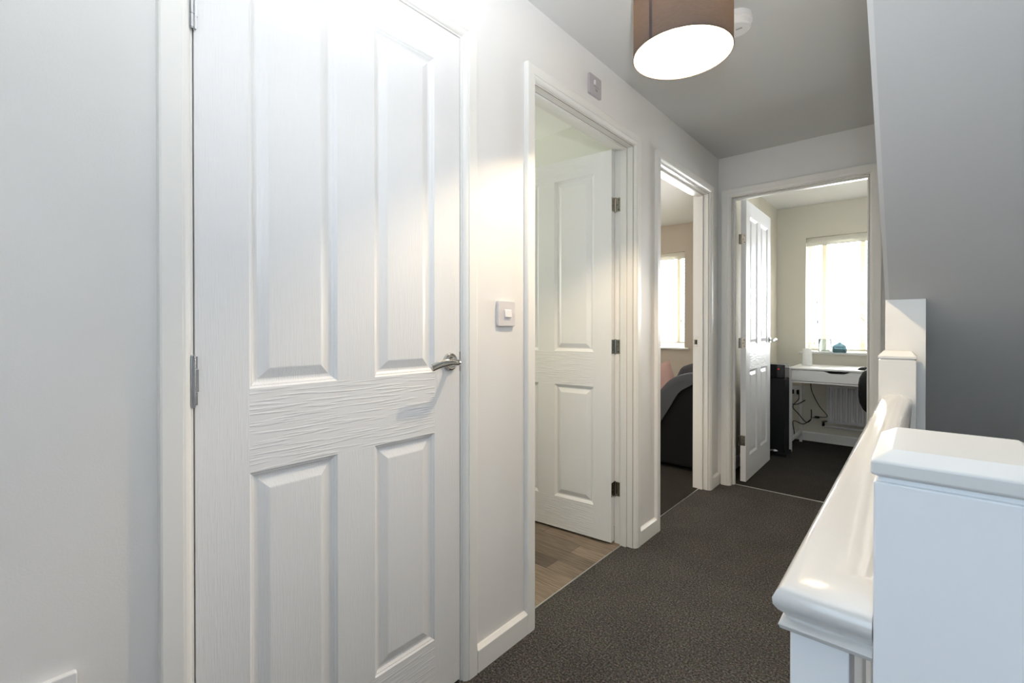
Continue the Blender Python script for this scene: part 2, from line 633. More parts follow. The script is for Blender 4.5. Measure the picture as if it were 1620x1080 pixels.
def door_trim(name, label, a, b, frame, stop, rev=0.005, wl=0.052, shadow_lines=True):
    """frame(s, t, z): s along the wall, t out of the wall face."""
    bm = bmesh.new()
    top = HEAD + rev
    k = wl / 0.052
    st = [lambda u, v: frame(a - rev - u * k, v, 0.0),
          lambda u, v: frame(a - rev - u * k, v, top + u),
          lambda u, v: frame(b + rev + u, v, top + u),
          lambda u, v: frame(b + rev + u, v, 0.0)]
    sweep(bm, ARCH, st)
    t = obj(name, bm, M['trim'])
    struct(t, label, 'door trim')
    bm = bmesh.new()

    def fb(s0, s1, t0, t1, z0, z1):
        p, q = frame(s0, t0, z0), frame(s1, t1, z1)
        box(bm, min(p[0], q[0]), max(p[0], q[0]), min(p[1], q[1]), max(p[1], q[1]), z0, z1)
    fb(a - LT, a, 0, -WT, 0, HEAD)
    fb(b, b + LT, 0, -WT, 0, HEAD)
    fb(a - LT, b + LT, 0, -WT, HEAD, HEAD + LT)
    obj('lining', bm, M['trim'], t, bevel=0.0008, seg=1)
    bm = bmesh.new()
    s0, s1 = stop
    fb(a, a + 0.011, s0, s1, 0, HEAD)
    fb(b - 0.011, b, s0, s1, 0, HEAD)
    fb(a + 0.011, b - 0.011, s0, s1, HEAD - 0.011, HEAD)
    obj('door_stop', bm, M['trim'], t, bevel=0.0012)
    if shadow_lines:
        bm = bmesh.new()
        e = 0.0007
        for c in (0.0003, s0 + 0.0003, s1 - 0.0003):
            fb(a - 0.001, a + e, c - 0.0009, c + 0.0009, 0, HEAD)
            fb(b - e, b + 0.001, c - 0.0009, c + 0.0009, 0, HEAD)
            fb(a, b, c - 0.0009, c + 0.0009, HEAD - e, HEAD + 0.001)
        obj('shadow_line', bm, M['shadow_line'], t)
    return t


lf = lambda s, t, z: (t, s, z)
ef = lambda s, t, z: (s, YE - t, z)
T1 = door_trim('trim_1', 'white moulded surround of the large closed door', D1[0], D1[1], lf, (-0.040, -0.075), shadow_lines=False)
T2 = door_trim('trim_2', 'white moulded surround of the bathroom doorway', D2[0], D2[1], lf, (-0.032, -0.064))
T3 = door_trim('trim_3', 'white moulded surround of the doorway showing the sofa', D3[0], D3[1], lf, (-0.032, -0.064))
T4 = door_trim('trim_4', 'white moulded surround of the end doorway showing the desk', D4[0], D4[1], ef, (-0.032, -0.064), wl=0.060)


# ------------------------------------------------------------------ skirting boards
def skirt(name, label, axis, a, b, face, sgn, h=0.079, t=0.018):
    prof = [(0, 0), (t, 0), (t, h - 0.009), (t * 0.35, h), (0, h)]
    bm = bmesh.new()
    if axis == 'y':
        pts = [(face + sgn * p[0], p[1]) for p in prof]
        prism(bm, pts, 'y', a, b)
    else:
        pts = [(face + sgn * p[0], p[1]) for p in prof]
        prism(bm, pts, 'x', a, b)
    o = obj(name, bm, M['trim'], bevel=0.0008, seg=1)
    return struct(o, label, 'skirting board')


O = 0.058
skirt('baseboard_left', 'white skirting board below the light switch', 'y', D1[1] + O, D2[0] - O, 0, 1)
skirt('baseboard_left', 'white skirting board between the bathroom and third doorways', 'y', D2[1] + O, D3[0] - O, 0, 1)
skirt('baseboard_left', 'tiny skirting piece in the far landing corner', 'y', D3[1] + O, YE, 0, 1)
skirt('baseboard_left', 'skirting board below the wall socket by the large door', 'y', -1.6, D1[0] - O, 0, 1)
skirt('baseboard_end', 'white skirting board under the radiator in the far room', 'x', -0.015, 2.2, YF, -1, h=0.085)
skirt('baseboard_office', 'skirting board behind the black bin in the far room', 'y', YE + WT, YF, -0.015, 1)
skirt('baseboard_living', 'skirting board below the window behind the sofa', 'x', -3.6, -0.10, YF, -1, h=0.085)


# ------------------------------------------------------------------ doors
def door_face(bm, w, h, y, sg, st=0.098, ms=0.102, cols=2):
    """one face of a four-panel moulded leaf in the plane y; sg = +1 outward is -y."""
    pw = (w - 2 * st - ms) / 2
    xs = [0, st, st + pw, st + pw + ms, w - st, w]
    zs = [0, 0.168, 0.772, 0.950, 1.857, h]

    def quad(x0, x1, z0, z1, mi):
        f = bm.faces.new([bm.verts.new(p) for p in ((x0, y, z0), (x1, y, z0), (x1, y, z1), (x0, y, z1))])
        f.material_index = mi
    for i in range(5):
        for j in range(5):
            if i in (1, 3) and j in (1, 3):
                continue
            quad(xs[i], xs[i + 1], zs[j], zs[j + 1], 1 if (j in (0, 2, 4) and i in (1, 2, 3)) else 0)
    rings = [(0.0, 0.0), (0.0015, 0.0015), (0.004, 0.0038), (0.0065, 0.0045), (0.008, 0.0062), (0.0115, 0.0090), (0.015, 0.0100), (0.0185, 0.0100), (0.040, 0.0022), (0.0425, 0.0018)]
    for i in (1, 3):
        for j in (1, 3):
            x0, x1, z0, z1 = xs[i], xs[i + 1], zs[j], zs[j + 1]
            prev = None
            for ins, d in rings:
                yy = y + sg * d
                cur = [bm.verts.new(p) for p in ((x0 + ins, yy, z0 + ins), (x1 - ins, yy, z0 + ins), (x1 - ins, yy, z1 - ins), (x0 + ins, yy, z1 - ins))]
                if prev:
                    for k in range(4):
                        bm.faces.new((prev[k], prev[(k + 1) % 4], cur[(k + 1) % 4], cur[k]))
                prev = cur
            bm.faces.new(prev)


def leaf_mesh(w, h=1.960, t=0.035):
    bm = bmesh.new()
    door_face(bm, w, h, 0.0, 1)
    door_face(bm, w, h, t, -1)
    for q in (((0, 0, 0), (0, t, 0), (0, t, h), (0, 0, h)), ((w, 0, 0), (w, t, 0), (w, t, h), (w, 0, h)),
              ((0, 0, 0), (w, 0, 0), (w, t, 0), (0, t, 0)), ((0, 0, h), (w, 0, h), (w, t, h), (0, t, h))):
        bm.faces.new([bm.verts.new(p) for p in q])
    bmesh.ops.remove_doubles(bm, verts=bm.verts, dist=1e-5)
    return bm


def lever(parent, w, side, t=0.035, z=0.975, direction=-1):
    """handle set on a leaf in leaf coordinates; side -1: on the y=0 face, +1: on the y=t face."""
    y0 = 0.0 if side < 0 else t
    s = -1 if side < 0 else 1
    cx = w - 0.040
    bm = bmesh.new()
    prof = [(0.0265, 0), (0.0265, 0.004), (0.0250, 0.0075), (0.0215, 0.0090), (0.0200, 0.0078), (0.0155, 0.0078), (0.0150, 0.0095), (0.0105, 0.0100), (0.0, 0.0100)]
    lathe(bm, [(r, s * hh) for r, hh in prof], (cx, y0, z), 40, 'y')
    h = obj('door_handle', bm, M['chrome'], parent, smooth=True)
    bm = bmesh.new()
    d = direction
    pts = smooth_path([(cx, y0 + s * 0.008, z), (cx, y0 + s * 0.028, z), (cx + d * 0.002, y0 + s * 0.044, z), (cx + d * 0.016, y0 + s * 0.054, z + 0.001),
                       (cx + d * 0.045, y0 + s * 0.056, z + 0.004), (cx + d * 0.080, y0 + s * 0.053, z - 0.001), (cx + d * 0.108, y0 + s * 0.050, z - 0.009)], 5)
    n = len(pts)
    ra, rb = [], []
    for i in range(n):
        q = i / (n - 1)
        ra.append(0.0085 if q < 0.3 else 0.0085 - 0.0035 * min(1, (q - 0.3) / 0.4))
        rb.append(0.0085 if q < 0.3 else 0.0085 + 0.0030 * (q - 0.3))
    tube(bm, pts, ra, 14, rb)
    obj('lever', bm, M['chrome'], h, smooth=True)
    return h


def hinge_set(parent, w, zs, kx, ky, plate_a, plate_b, t=0.035, L=0.072, r=0.0048, m='aged'):
    """each hinge: three knuckles, pin caps, two thin plates with screws, as one part with sub-part screws."""
    for z in zs:
        bm = bmesh.new()
        seg = [(0.0, 0.27), (0.28, 0.72), (0.73, 1.0)]
        for a, b in seg:
            lathe(bm, [(r, a * L), (r, b * L)], (kx, ky, z), 14)
        lathe(bm, [(r * 0.85, -0.003), (r * 0.85, L + 0.003)], (kx, ky, z), 14)
        for (x0, x1, y0, y1) in (plate_a, plate_b):
            box(bm, x0, x1, y0, y1, z, z + L)
        h = obj('hinge', bm, M[m], parent, smooth=False)
        bm = bmesh.new()
        for (x0, x1, y0, y1) in (plate_a, plate_b):
            for fz in (0.15, 0.5, 0.85):
                cz = z + L * fz
                if x1 - x0 < y1 - y0:
                    yc = (y0 + y1) / 2 + (0.005 if fz == 0.5 else -0.003)
                    for sx, hh in ((x0, -0.0006), (x1, 0.0006)):
                        lathe(bm, [(0.0036, 0), (0.0030, hh), (0, hh)], (sx, yc, cz), 10, 'x')
                else:
                    xc = (x0 + x1) / 2 + (0.005 if fz == 0.5 else -0.003)
                    for sy, hh in ((y0, -0.0006), (y1, 0.0006)):
                        lathe(bm, [(0.0036, 0), (0.0030, hh), (0, hh)], (xc, sy, cz), 10, 'y')
        obj('screw', bm, M['screw'], h)


# door 1: large closed cupboard door, leaf face flush with the landing wall, hinges on its near edge
W1 = D1[1] - D1[0] - 0.006
d1 = obj('door_1', leaf_mesh(W1), None, mats=[M['door_v'], M['door_h']])
struct(d1, 'large closed white four-panel door with chrome lever handle', 'door')
d1.location = (-0.001, D1[0] + 0.003, 0.010)
d1.rotation_euler = (0, 0, PI / 2)       # leaf +x -> world +Y, leaf y=0 face -> world x=0 side
lever(d1, W1, -1, z=0.976)
obj('latch_plate', B(W1 - 0.0005, W1 + 0.0022, -0.0015, 0.024, 0.945, 1.005), M['aged'], d1, bevel=0.0005)
for z in (0.928, 1.655, 0.14):
    bm = bmesh.new()
    for a, b in ((0.0, 0.025), (0.0262, 0.0690), (0.0702, 0.095)):
        lathe(bm, [(0.0052, a), (0.0052, b)], (-0.005, -0.0065, z), 18)
    lathe(bm, [(0.0030, -0.004), (0.0045, -0.0025), (0.0045, 0.0965), (0.0030, 0.098)], (-0.005, -0.0065, z), 14)
    box(bm, -0.0045, 0.0030, -0.0065, -0.0010, z + 0.0005, z + 0.0245)
    box(bm, -0.0045, 0.0030, -0.0065, -0.0010, z + 0.0705, z + 0.0945)
    box(bm, -0.0025, 0.0055, -0.0040, 0.0010, z + 0.0262, z + 0.0690)
    obj('hinge', bm, M['steel'], d1, smooth=True)

# door 2: bathroom door, hinged on the far jamb, opened into the bathroom
W2 = 0.762
d2 = obj('door_2', leaf_mesh(W2), None, mats=[M['door_v'], M['door_h']])
struct(d2, 'open white four-panel bathroom door on three small hinges', 'door')
a2 = PI + math.radians(5.0)              # leaf direction from the hinge: -X, a few degrees back to -Y
d2.location = (-0.0995, D2[1] - 0.003, 0.012)
d2.rotation_euler = (0, 0, a2)
hinge_set(d2, W2, (0.228, 0.944, 1.655), -0.0045, -0.001, (-0.0014, 0.0, 0.003, 0.034), (-0.034, -0.004, -0.0010, 0.0004), L=0.070, r=0.0052)
lever(d2, W2, -1)
lever(d2, W2, 1)

# door 4: office door, hinged at the left jamb, opened along the left wall of the room
W4 = 0.726
d4 = obj('door_4', leaf_mesh(W4), None, mats=[M['door_v'], M['door_h']])
struct(d4, 'open white four-panel door leading into the room with the desk', 'door')
d4.location = (0.152, YE + WT + 0.010, 0.012)
d4.rotation_euler = (0, 0, PI / 2 + math.radians(0.5))
lever(d4, W4, -1, direction=-1)
for z in (0.250, 0.930, 1.655):
    bm = bmesh.new()
    for a, b in ((0.0, 0.019), (0.0200, 0.050), (0.051, 0.070)):
        lathe(bm, [(0.0046, a), (0.0046, b)], (-0.006, 0.037, z), 14)
    box(bm, -0.0015, 0.0, 0.004, 0.036, z, z + 0.07)
    box(bm, -0.030, -0.006, 0.0395, 0.0412, z, z + 0.07)
    h = obj('hinge', bm, M['aged'], d4)
    bm = bmesh.new()
    for fz, yy in ((0.012, 0.012), (0.035, 0.020), (0.058, 0.012)):
        lathe(bm, [(0.0036, 0), (0.0030, -0.0006), (0, -0.0006)], (-0.0015, yy, z + fz), 10, 'x')
    obj('screw', bm, M['screw'], h)

# strike plate on the far jamb of doorway 3
bm = B(-0.092, -0.066, D3[1] - 0.0016, D3[1] + 0.0005, 0.955, 1.020)
box(bm, -0.098, -0.088, D3[1] - 0.0016, D3[1] + 0.0005, 0.970, 1.005)
sp = obj('strike_plate', bm, M['chrome'], T3, bevel=0.0006)
tag(sp, 'chrome strike plate')
obj('latch_hole', B(-0.086, -0.071, D3[1] - 0.0019, D3[1] - 0.0012, 0.972, 1.003), M['gap'], sp)

# threshold strips
for nm, lab, b in (('threshold_strip', 'thin metal strip between carpet and wood-look vinyl at the bathroom doorway', (-0.061, -0.055, D2[0], D2[1])),
                   ('threshold_strip', 'thin metal strip across the doorway to the sofa room', (-0.061, -0.055, D3[0], D3[1])),
                   ('threshold_strip', 'thin metal strip across the end doorway to the desk room', (D4[0], D4[1], YE + 0.046, YE + 0.054))):
    o = obj(nm, B(b[0], b[1], b[2], b[3], 0.0, 0.003), M['strip'], bevel=0.001)
    tag(o, lab, 'threshold strip', 'metal door threshold strips')


# ------------------------------------------------------------------ switches and socket
def rounded_plate(y0, y1, z0, z1, t, r=0.006, x0=0.0, n=5):
    pts = []
    for cy, cz, a0 in ((y1 - r, z1 - r, 0), (y0 + r, z1 - r, PI / 2), (y0 + r, z0 + r, PI), (y1 - r, z0 + r, 1.5 * PI)):
        for k in range(n + 1):
            a = a0 + PI / 2 * k / n
            pts.append((cy + r * math.cos(a), cz + r * math.sin(a)))
    bm = bmesh.new()
    prism(bm, pts, 'x', x0, t)
    return bm


M['plastic_dim'] = mat('aged_white_plastic', (0.66, 0.635, 0.64), 0.35)
sw = obj('light_switch', rounded_plate(1.133, 1.219, 1.092, 1.178, 0.010), M['plastic_dim'], bevel=0.002)
tag(sw, 'square white single rocker light switch on the wall beside the large door', 'light switch')
bm = bmesh.new()
prism(bm, [(0.0098, 1.121), (0.0155, 1.123), (0.0130, 1.147), (0.0098, 1.149)], 'y', 1.163, 1.196)
obj('rocker', bm, M['plastic'], sw, bevel=0.0008)
for yy in (1.1475, 1.2075):
    bm = bmesh.new()
    lathe(bm, [(0.0028, 0), (0.0028, 0.0006), (0, 0.0006)], (0.0098, yy, 1.135), 12, 'x')
    obj('screw', bm, M['plastic_dim'], sw)

M['plastic_shade'] = mat('shaded_white_plastic', (0.46, 0.44, 0.46), 0.35)  # white plastic with its shade mixed into the colour
iso = obj('fan_isolator_switch', rounded_plate(1.697, 1.792, 2.078, 2.163, 0.012, r=0.004), M['plastic_shade'], bevel=0.0015)
tag(iso, 'white isolator switch plate high on the wall above the bathroom doorway', 'switch')
obj('rocker', B(0.0115, 0.018, 1.728, 1.736, 2.122, 2.140), M['plastic'], iso, bevel=0.001)
bm = B(0.0118, 0.0125, 1.728, 1.772, 2.1165, 2.1185)
box(bm, 0.0118, 0.0126, 1.744, 1.748, 2.100, 2.110)
box(bm, 0.0118, 0.0126, 1.754, 1.758, 2.100, 2.110)
box(bm, 0.0118, 0.0126, 1.748, 1.754, 2.099, 2.101)
obj('marking', bm, M['plastic_grey'], iso)

so = obj('double_socket', rounded_plate(-0.040, 0.106, 0.434, 0.520, 0.012, r=0.004), M['plastic'], bevel=0.002)
tag(so, 'white double wall socket low on the wall left of the large closed door', 'wall socket')
for yy in (-0.0, 0.066):
    obj('rocker', B(0.0115, 0.0150, yy - 0.006, yy + 0.006, 0.490, 0.508), M['plastic'], so, bevel=0.001)

# ------------------------------------------------------------------ pendant lamp
LX, LY = 0.49, 1.47
R0, ZB, ZT = 0.149, 1.952, 2.222
lamp = thing('pendant_lamp', 'taupe fabric drum pendant shade glowing below the landing ceiling', 'ceiling lamp', (LX, LY, H))


def at_lamp(o):
    o.matrix_parent_inverse = Matrix.Translation((-LX, -LY, -H))
    return o


def open_cyl(r0, r1, z0, z1, n=96):
    bm = bmesh.new()
    a = [bm.verts.new((LX + r0 * math.cos(2 * PI * i / n), LY + r0 * math.sin(2 * PI * i / n), z0)) for i in range(n)]
    b = [bm.verts.new((LX + r1 * math.cos(2 * PI * i / n), LY + r1 * math.sin(2 * PI * i / n), z1)) for i in range(n)]
    for i in range(n):
        bm.faces.new((a[i], a[(i + 1) % n], b[(i + 1) % n], b[i]))
    return bm


sh = at_lamp(obj('lamp_shade', open_cyl(R0, R0, ZB, ZT), M['shade_out'], lamp, smooth=True))
inn = obj('lining', open_cyl(R0 - 0.0012, R0 - 0.0012, ZB, ZT), make_translucent('white_shade_lining_cloth', (0.24, 0.225, 0.20), (0.60, 0.50, 0.40), 0.12), sh, smooth=True)
tag(inn, 'bright white inner lining of the shade')
for z in (ZB, ZT):
    bm = bmesh.new()
    pts = [(LX + R0 * math.cos(2 * PI * i / 72), LY + R0 * math.sin(2 * PI * i / 72), z) for i in range(73)]
    tube(bm, pts, 0.0016, 6)
    obj('rim', bm, M['shade_seam'], sh)
bm = bmesh.new()
sa = math.radians(-105.0)
va, vb = [], []
for k in range(5):
    a = sa + (k - 2) * 0.018
    va.append(bm.verts.new((LX + (R0 + 0.0008) * math.cos(a), LY + (R0 + 0.0008) * math.sin(a), ZB)))
    vb.append(bm.verts.new((LX + (R0 + 0.0008) * math.cos(a), LY + (R0 + 0.0008) * math.sin(a), ZT)))
for k in range(4):
    bm.faces.new((va[k], va[k + 1], vb[k + 1], vb[k]))
obj('seam', bm, M['shade_seam'], sh)
bm = bmesh.new()
for k in range(3):
    a = 2 * PI * k / 3 + 0.5
    tube(bm, [(LX, LY, ZT - 0.015), (LX + R0 * math.cos(a), LY + R0 * math.sin(a), ZT - 0.003)], 0.0015, 6)
at_lamp(obj('shade_ring', bm, M['plastic'], lamp))
bm = bmesh.new()
tube(bm, [(LX, LY, 2.16), (LX, LY, H - 0.01)], 0.003, 8)
at_lamp(obj('cord', bm, M['plastic'], lamp))
bm = bmesh.new()
lathe(bm, [(0.045, H), (0.044, H - 0.012), (0.030, H - 0.024), (0.008, H - 0.028), (0, H - 0.028)], (LX, LY, 0), 32)
at_lamp(obj('ceiling_rose', bm, M['plastic'], lamp, smooth=True))
bm = bmesh.new()
lathe(bm, [(0.0, 2.122), (0.014, 2.122), (0.019, 2.135), (0.019, 2.16), (0.009, 2.18), (0, 2.18)], (LX, LY, 0), 24)
at_lamp(obj('lampholder', bm, M['plastic'], lamp, smooth=True))
bm = bmesh.new()
bmesh.ops.create_uvsphere(bm, u_segments=20, v_segments=12, radius=0.018, matrix=Matrix.Translation((LX, LY, 2.110)))
at_lamp(obj('bulb', bm, M['bulb'], lamp, smooth=True))

# ------------------------------------------------------------------ smoke alarm
sm = bmesh.new()
SX, SY = 0.535, 1.885
lathe(sm, [(0.052, H), (0.052, H - 0.010), (0.055, H - 0.012), (0.055, H - 0.026), (0.050, H - 0.029), (0.050, H - 0.046), (0.046, H - 0.050), (0, H - 0.051)], (SX, SY, 0), 48)
s = obj('smoke_alarm', sm, M['plastic'], smooth=True)
tag(s, 'round white smoke alarm on the ceiling behind the pendant shade', 'smoke alarm')
bm = B(SX + 0.000, SX + 0.022, SY - 0.006, SY - 0.003, H - 0.0522, H - 0.0505)
obj('test_slot', bm, M['plastic_grey'], s)
bm = bmesh.new()
lathe(bm, [(0.005, 0), (0.005, -0.004), (0.003, -0.005), (0, -0.005)], (SX - 0.02, SY + 0.028, H - 0.050), 16)
obj('indicator', bm, M['plastic'], s)

# ------------------------------------------------------------------ banister
RX = 1.006      # rail centre
RYC = 0.476     # centre of the return at the near end
RAIL = [(-0.026, 0.8375), (-0.033, 0.8378), (-0.036, 0.8395), (-0.0375, 0.843), (-0.036, 0.8455), (-0.033, 0.8470), (-0.0315, 0.8490),
        (-0.033, 0.8515), (-0.0375, 0.8550), (-0.0410, 0.8600), (-0.0415, 0.8655), (-0.0385, 0.8715), (-0.031, 0.8765), (-0.020, 0.8805), (-0.008, 0.8835)]
RAIL = [(u * 0.93, v - 0.002) for u, v in RAIL]
prof = RAIL + [(-u, v) for u, v in RAIL[::-1]]
bm = bmesh.new()
sweep(bm, prof, [lambda u, v: (1.034, RYC + u, v),
                 lambda u, v: (RX + u, RYC + u, v),
                 lambda u, v: (RX + u, 1.86, v)])
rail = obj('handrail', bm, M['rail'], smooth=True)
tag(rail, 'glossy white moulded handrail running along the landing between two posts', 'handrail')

np_ = thing('newel_post', 'large white newel post with flat chamfered cap at the near end of the handrail', 'newel post', (1.082, 0.497, 0), 'banister newel posts')


def cap(bm, x0, x1, y0, y1, z0, zc, z1, ch, drop=0.0):
    prev = None
    for (i, z) in ((0.004, z0), (0.0, z0 + 0.002), (0.0, zc), (ch, z1)):
        cur = [bm.verts.new(p) for p in ((x0 + i, y0 + i, z), (x1 - i, y0 + i, z), (x1 - i, y1 - i, z), (x0 + i, y1 - i, z))]
        if prev:
            for k in range(4):
                bm.faces.new((prev[k], prev[(k + 1) % 4], cur[(k + 1) % 4], cur[k]))
        else:
            bm.faces.new(cur[::-1])
        prev = cur
    bm.faces.new(prev)


def child_at(o, root):
    o.matrix_parent_inverse = Matrix.Translation(-Vector(root.location))
    return o


child_at(obj('post', B(1.0345, 1.130, 0.4370, 0.556, -0.2, 0.976), M['newel'], np_, bevel=0.0015), np_)
bm = bmesh.new()
box(bm, 1.0375, 1.127, 0.4400, 0.553, 0.976, 0.981)
child_at(obj('neck', bm, M['newel'], np_), np_)
bm = bmesh.new()
cap(bm, 1.0330, 1.132, 0.4345, 0.559, 0.9795, 0.9915, 0.9995, 0.012)
M['cap'] = mat('cap_gloss_paint', (0.74, 0.74, 0.715), 0.3)
child_at(obj('cap', bm, M['cap'], np_, bevel=0.0012), np_)

n2 = thing('newel_post', 'white newel post at the far end of the handrail', 'newel post', (1.008, 1.905, 0), 'banister newel posts')
child_at(obj('post', B(0.963, 1.053, 1.86, 1.95, 0.0, 0.988), M['trim'], n2, bevel=0.0012), n2)
bm = bmesh.new()
cap(bm, 0.962, 1.054, 1.859, 1.951, 0.991, 1.0, 1.0145, 0.012)
box(bm, 0.967, 1.049, 1.864, 1.946, 0.988, 0.991)
child_at(obj('cap', bm, M['trim'], n2, bevel=0.0008), n2)

bm = bmesh.new()
prism(bm, [(1.96, 0.0), (2.06, 0.0), (2.06, SOF(2.06) - 0.001), (1.96, SOF(1.96) - 0.001)], 'x', 0.9750, 1.075)
ps = obj('stair_post', bm, M['trim'], bevel=0.001)
tag(ps, 'plain white square post behind the far newel, meeting the sloping stair underside', 'post')

bb = obj('base_rail', B(0.970, 1.042, 0.556, 1.86, 0.0, 0.030), M['trim'], bevel=0.003)
tag(bb, 'white base rail on the carpet carrying the balusters', 'base rail')
ORD = 'first second third fourth fifth sixth seventh eighth ninth tenth eleventh twelfth'.split()
for k in range(12):
    y = 0.452 + 0.1165 * k
    b = obj('baluster', B(0.978, 1.019, y, y + 0.041, 0.030 if k else 0.0, 0.838), M['newel'], bevel=0.0015)
    if k == 0:
        tag(b, 'square white baluster at the near corner of the handrail', 'baluster', 'square balusters under the handrail')
    else:
        tag(b, 'square white baluster, %s from the large near newel post' % ORD[k], 'baluster', 'square balusters under the handrail')


# ------------------------------------------------------------------ windows with blinds
def window(n, label, x0, x1, y=YF + 0.17):
    bm = bmesh.new()
    fw = 0.055
    box(bm, x0, x1, y, y + 0.07, WZ0, WZ0 + fw)
    box(bm, x0, x1, y, y + 0.07, WZ1 - fw, WZ1)
    box(bm, x0, x0 + fw, y, y + 0.07, WZ0 + fw, WZ1 - fw)
    box(bm, x1 - fw, x1, y, y + 0.07, WZ0 + fw, WZ1 - fw)
    xm = x0 + (x1 - x0) * 0.66
    box(bm, xm - 0.03, xm + 0.03, y, y + 0.07, WZ0 + fw, WZ1 - fw)
    w = obj('window_%d' % n, bm, M['upvc'], bevel=0.004)
    struct(w, label, 'window')
    obj('pane', B(x0 + fw, xm - 0.03, y + 0.03, y + 0.034, WZ0 + fw, WZ1 - fw), M['pane'], w)
    obj('pane', B(xm + 0.03, x1 - fw, y + 0.03, y + 0.034, WZ0 + fw, WZ1 - fw), M['pane'], w)
    s = obj('sill', B(x0 - 0.055, x1 + 0.055, YF - 0.035, YF, WZ0 - 0.022, WZ0), M['trim'], w, bevel=0.006)
    obj('sill_board', B(x0, x1, YF, y, WZ0 - 0.020, WZ0), M['trim'], w)
    return w


window(1, 'white framed window above the desk', 0.232, 1.40)
window(2, 'white framed window beyond the sofa', -2.30, -0.94)
bm = bmesh.new()
for (a, b, c, d) in ((0.75, 1.75, 0.85, 0.90), (0.75, 1.75, 2.00, 2.05), (0.75, 0.80, 0.90, 2.00), (1.70, 1.75, 0.90, 2.00)):
    box(bm, a, b, -1.03, -0.98, c, d)
w3 = obj('window_3', bm, M['upvc'], bevel=0.003)
struct(w3, 'stair window behind the viewer', 'window')
obj('pane', B(0.80, 1.70, -1.006, -1.002, 0.90, 2.00), M['pane'], w3)
bm = bmesh.new()
for (a, b, c, d) in ((-0.9, 0.0, 1.50, 1.55), (-0.9, 0.0, 2.10, 2.15), (-0.9, -0.85, 1.55, 2.10), (-0.05, 0.0, 1.55, 2.10)):
    box(bm, 2.02, 2.07, a, b, c, d)
w5 = obj('window_5', bm, M['upvc'], bevel=0.003)  # unseen window added to house the stair fill lamp
struct(w5, 'added side stair window beside the viewer for fill light', 'window')
obj('pane', B(2.043, 2.047, -0.85, -0.05, 1.55, 2.10), M['pane'], w5)  # pane of the added stair window
bm = bmesh.new()
for (a, b, c, d) in ((1.15, 1.95, 1.1, 1.15), (1.15, 1.95, 1.85, 1.9), (1.15, 1.20, 1.15, 1.85), (1.90, 1.95, 1.15, 1.85)):
    box(bm, -2.245, -2.205, a, b, c, d)
w4 = obj('window_4', bm, M['upvc'], bevel=0.003)  # unseen window added in front of the bathroom fill lamp
struct(w4, 'added small bathroom window out of sight for fill light', 'window')
obj('pane', B(-2.227, -2.223, 1.20, 1.90, 1.15, 1.85), M['pane'], w4)  # pane of the added bathroom window


def blind(label, x0, x1, zb, tapes, cords, tilt, yb=YF + 0.055):
    t = thing('venetian_blind', label, 'venetian blind', ((x0 + x1) / 2, yb, zb))
    k = 0

    def add(nm, bm, m, **kw):
        return child_at(obj(nm, bm, M[m], t, **kw), t)
    add('headrail', B(x0, x1, yb - 0.030, yb + 0.028, WZ1 - 0.052, WZ1 - 0.006), 'blind', bevel=0.001)
    add('valance', B(x0 - 0.002, x1 + 0.002, yb - 0.040, yb - 0.032, WZ1 - 0.080, WZ1 - 0.004), 'blind', bevel=0.002)
    pitch = 0.0385
    z = WZ1 - 0.085
    while z > zb + 0.03:
        bm = B(x0 + 0.004, x1 - 0.004, -0.025, 0.025, -0.0013, 0.0013)
        bmesh.ops.rotate(bm, verts=bm.verts, cent=(0, 0, 0), matrix=Matrix.Rotation(math.radians(tilt), 3, 'X'))
        bmesh.ops.translate(bm, verts=bm.verts, vec=(0, yb, z))
        add('slat', bm, 'blind')
        z -= pitch
    add('bottom_rail', B(x0 + 0.003, x1 - 0.003, yb - 0.026, yb + 0.026, zb, zb + 0.016), 'blind', bevel=0.003)
    for tx in tapes:
        bm = bmesh.new()
        for yy in (yb - 0.0285, yb + 0.0275):
            box(bm, tx - 0.017, tx + 0.017, yy, yy + 0.001, zb + 0.004, WZ1 - 0.055)
        add('ladder_tape', bm, 'tape')
    for cx, cz in cords:
        bm = bmesh.new()
        tube(bm, [(cx, yb - 0.036, WZ1 - 0.06), (cx, yb - 0.036, cz)], 0.0009, 6)
        c = add('pull_cord', bm, 'tape')
        bm = bmesh.new()
        lathe(bm, [(0.003, cz + 0.002), (0.006, cz - 0.012), (0.0065, cz - 0.034), (0, cz - 0.036)], (cx, yb - 0.036, 0), 12)
        g = obj('cord_weight', bm, M['steel'], c, smooth=True)
        g.parent = c


blind('white venetian blind with cream ladder tapes in the window above the desk', 0.238, 1.394, 0.868, [0.378, 0.670, 1.20], [(0.322, 1.345), (0.328, 1.155)], 3)
blind('white venetian blind with one cream tape in the window beyond the sofa', -2.294, -0.946, 0.905, [-1.020, -1.60, -2.15], [(-0.985, 1.175)], 3)

# ------------------------------------------------------------------ desk
DX0, DX1, DY0, DY1 = 0.200, 1.20, 4.66, 5.165
dk = thing('desk', 'white desk with a single cut-out drawer below the office window', 'desk', (0.7, 4.9, 0))


def dpart(nm, bm, m='desk', **kw):
    return child_at(obj(nm, bm, M[m], dk, **kw), dk)


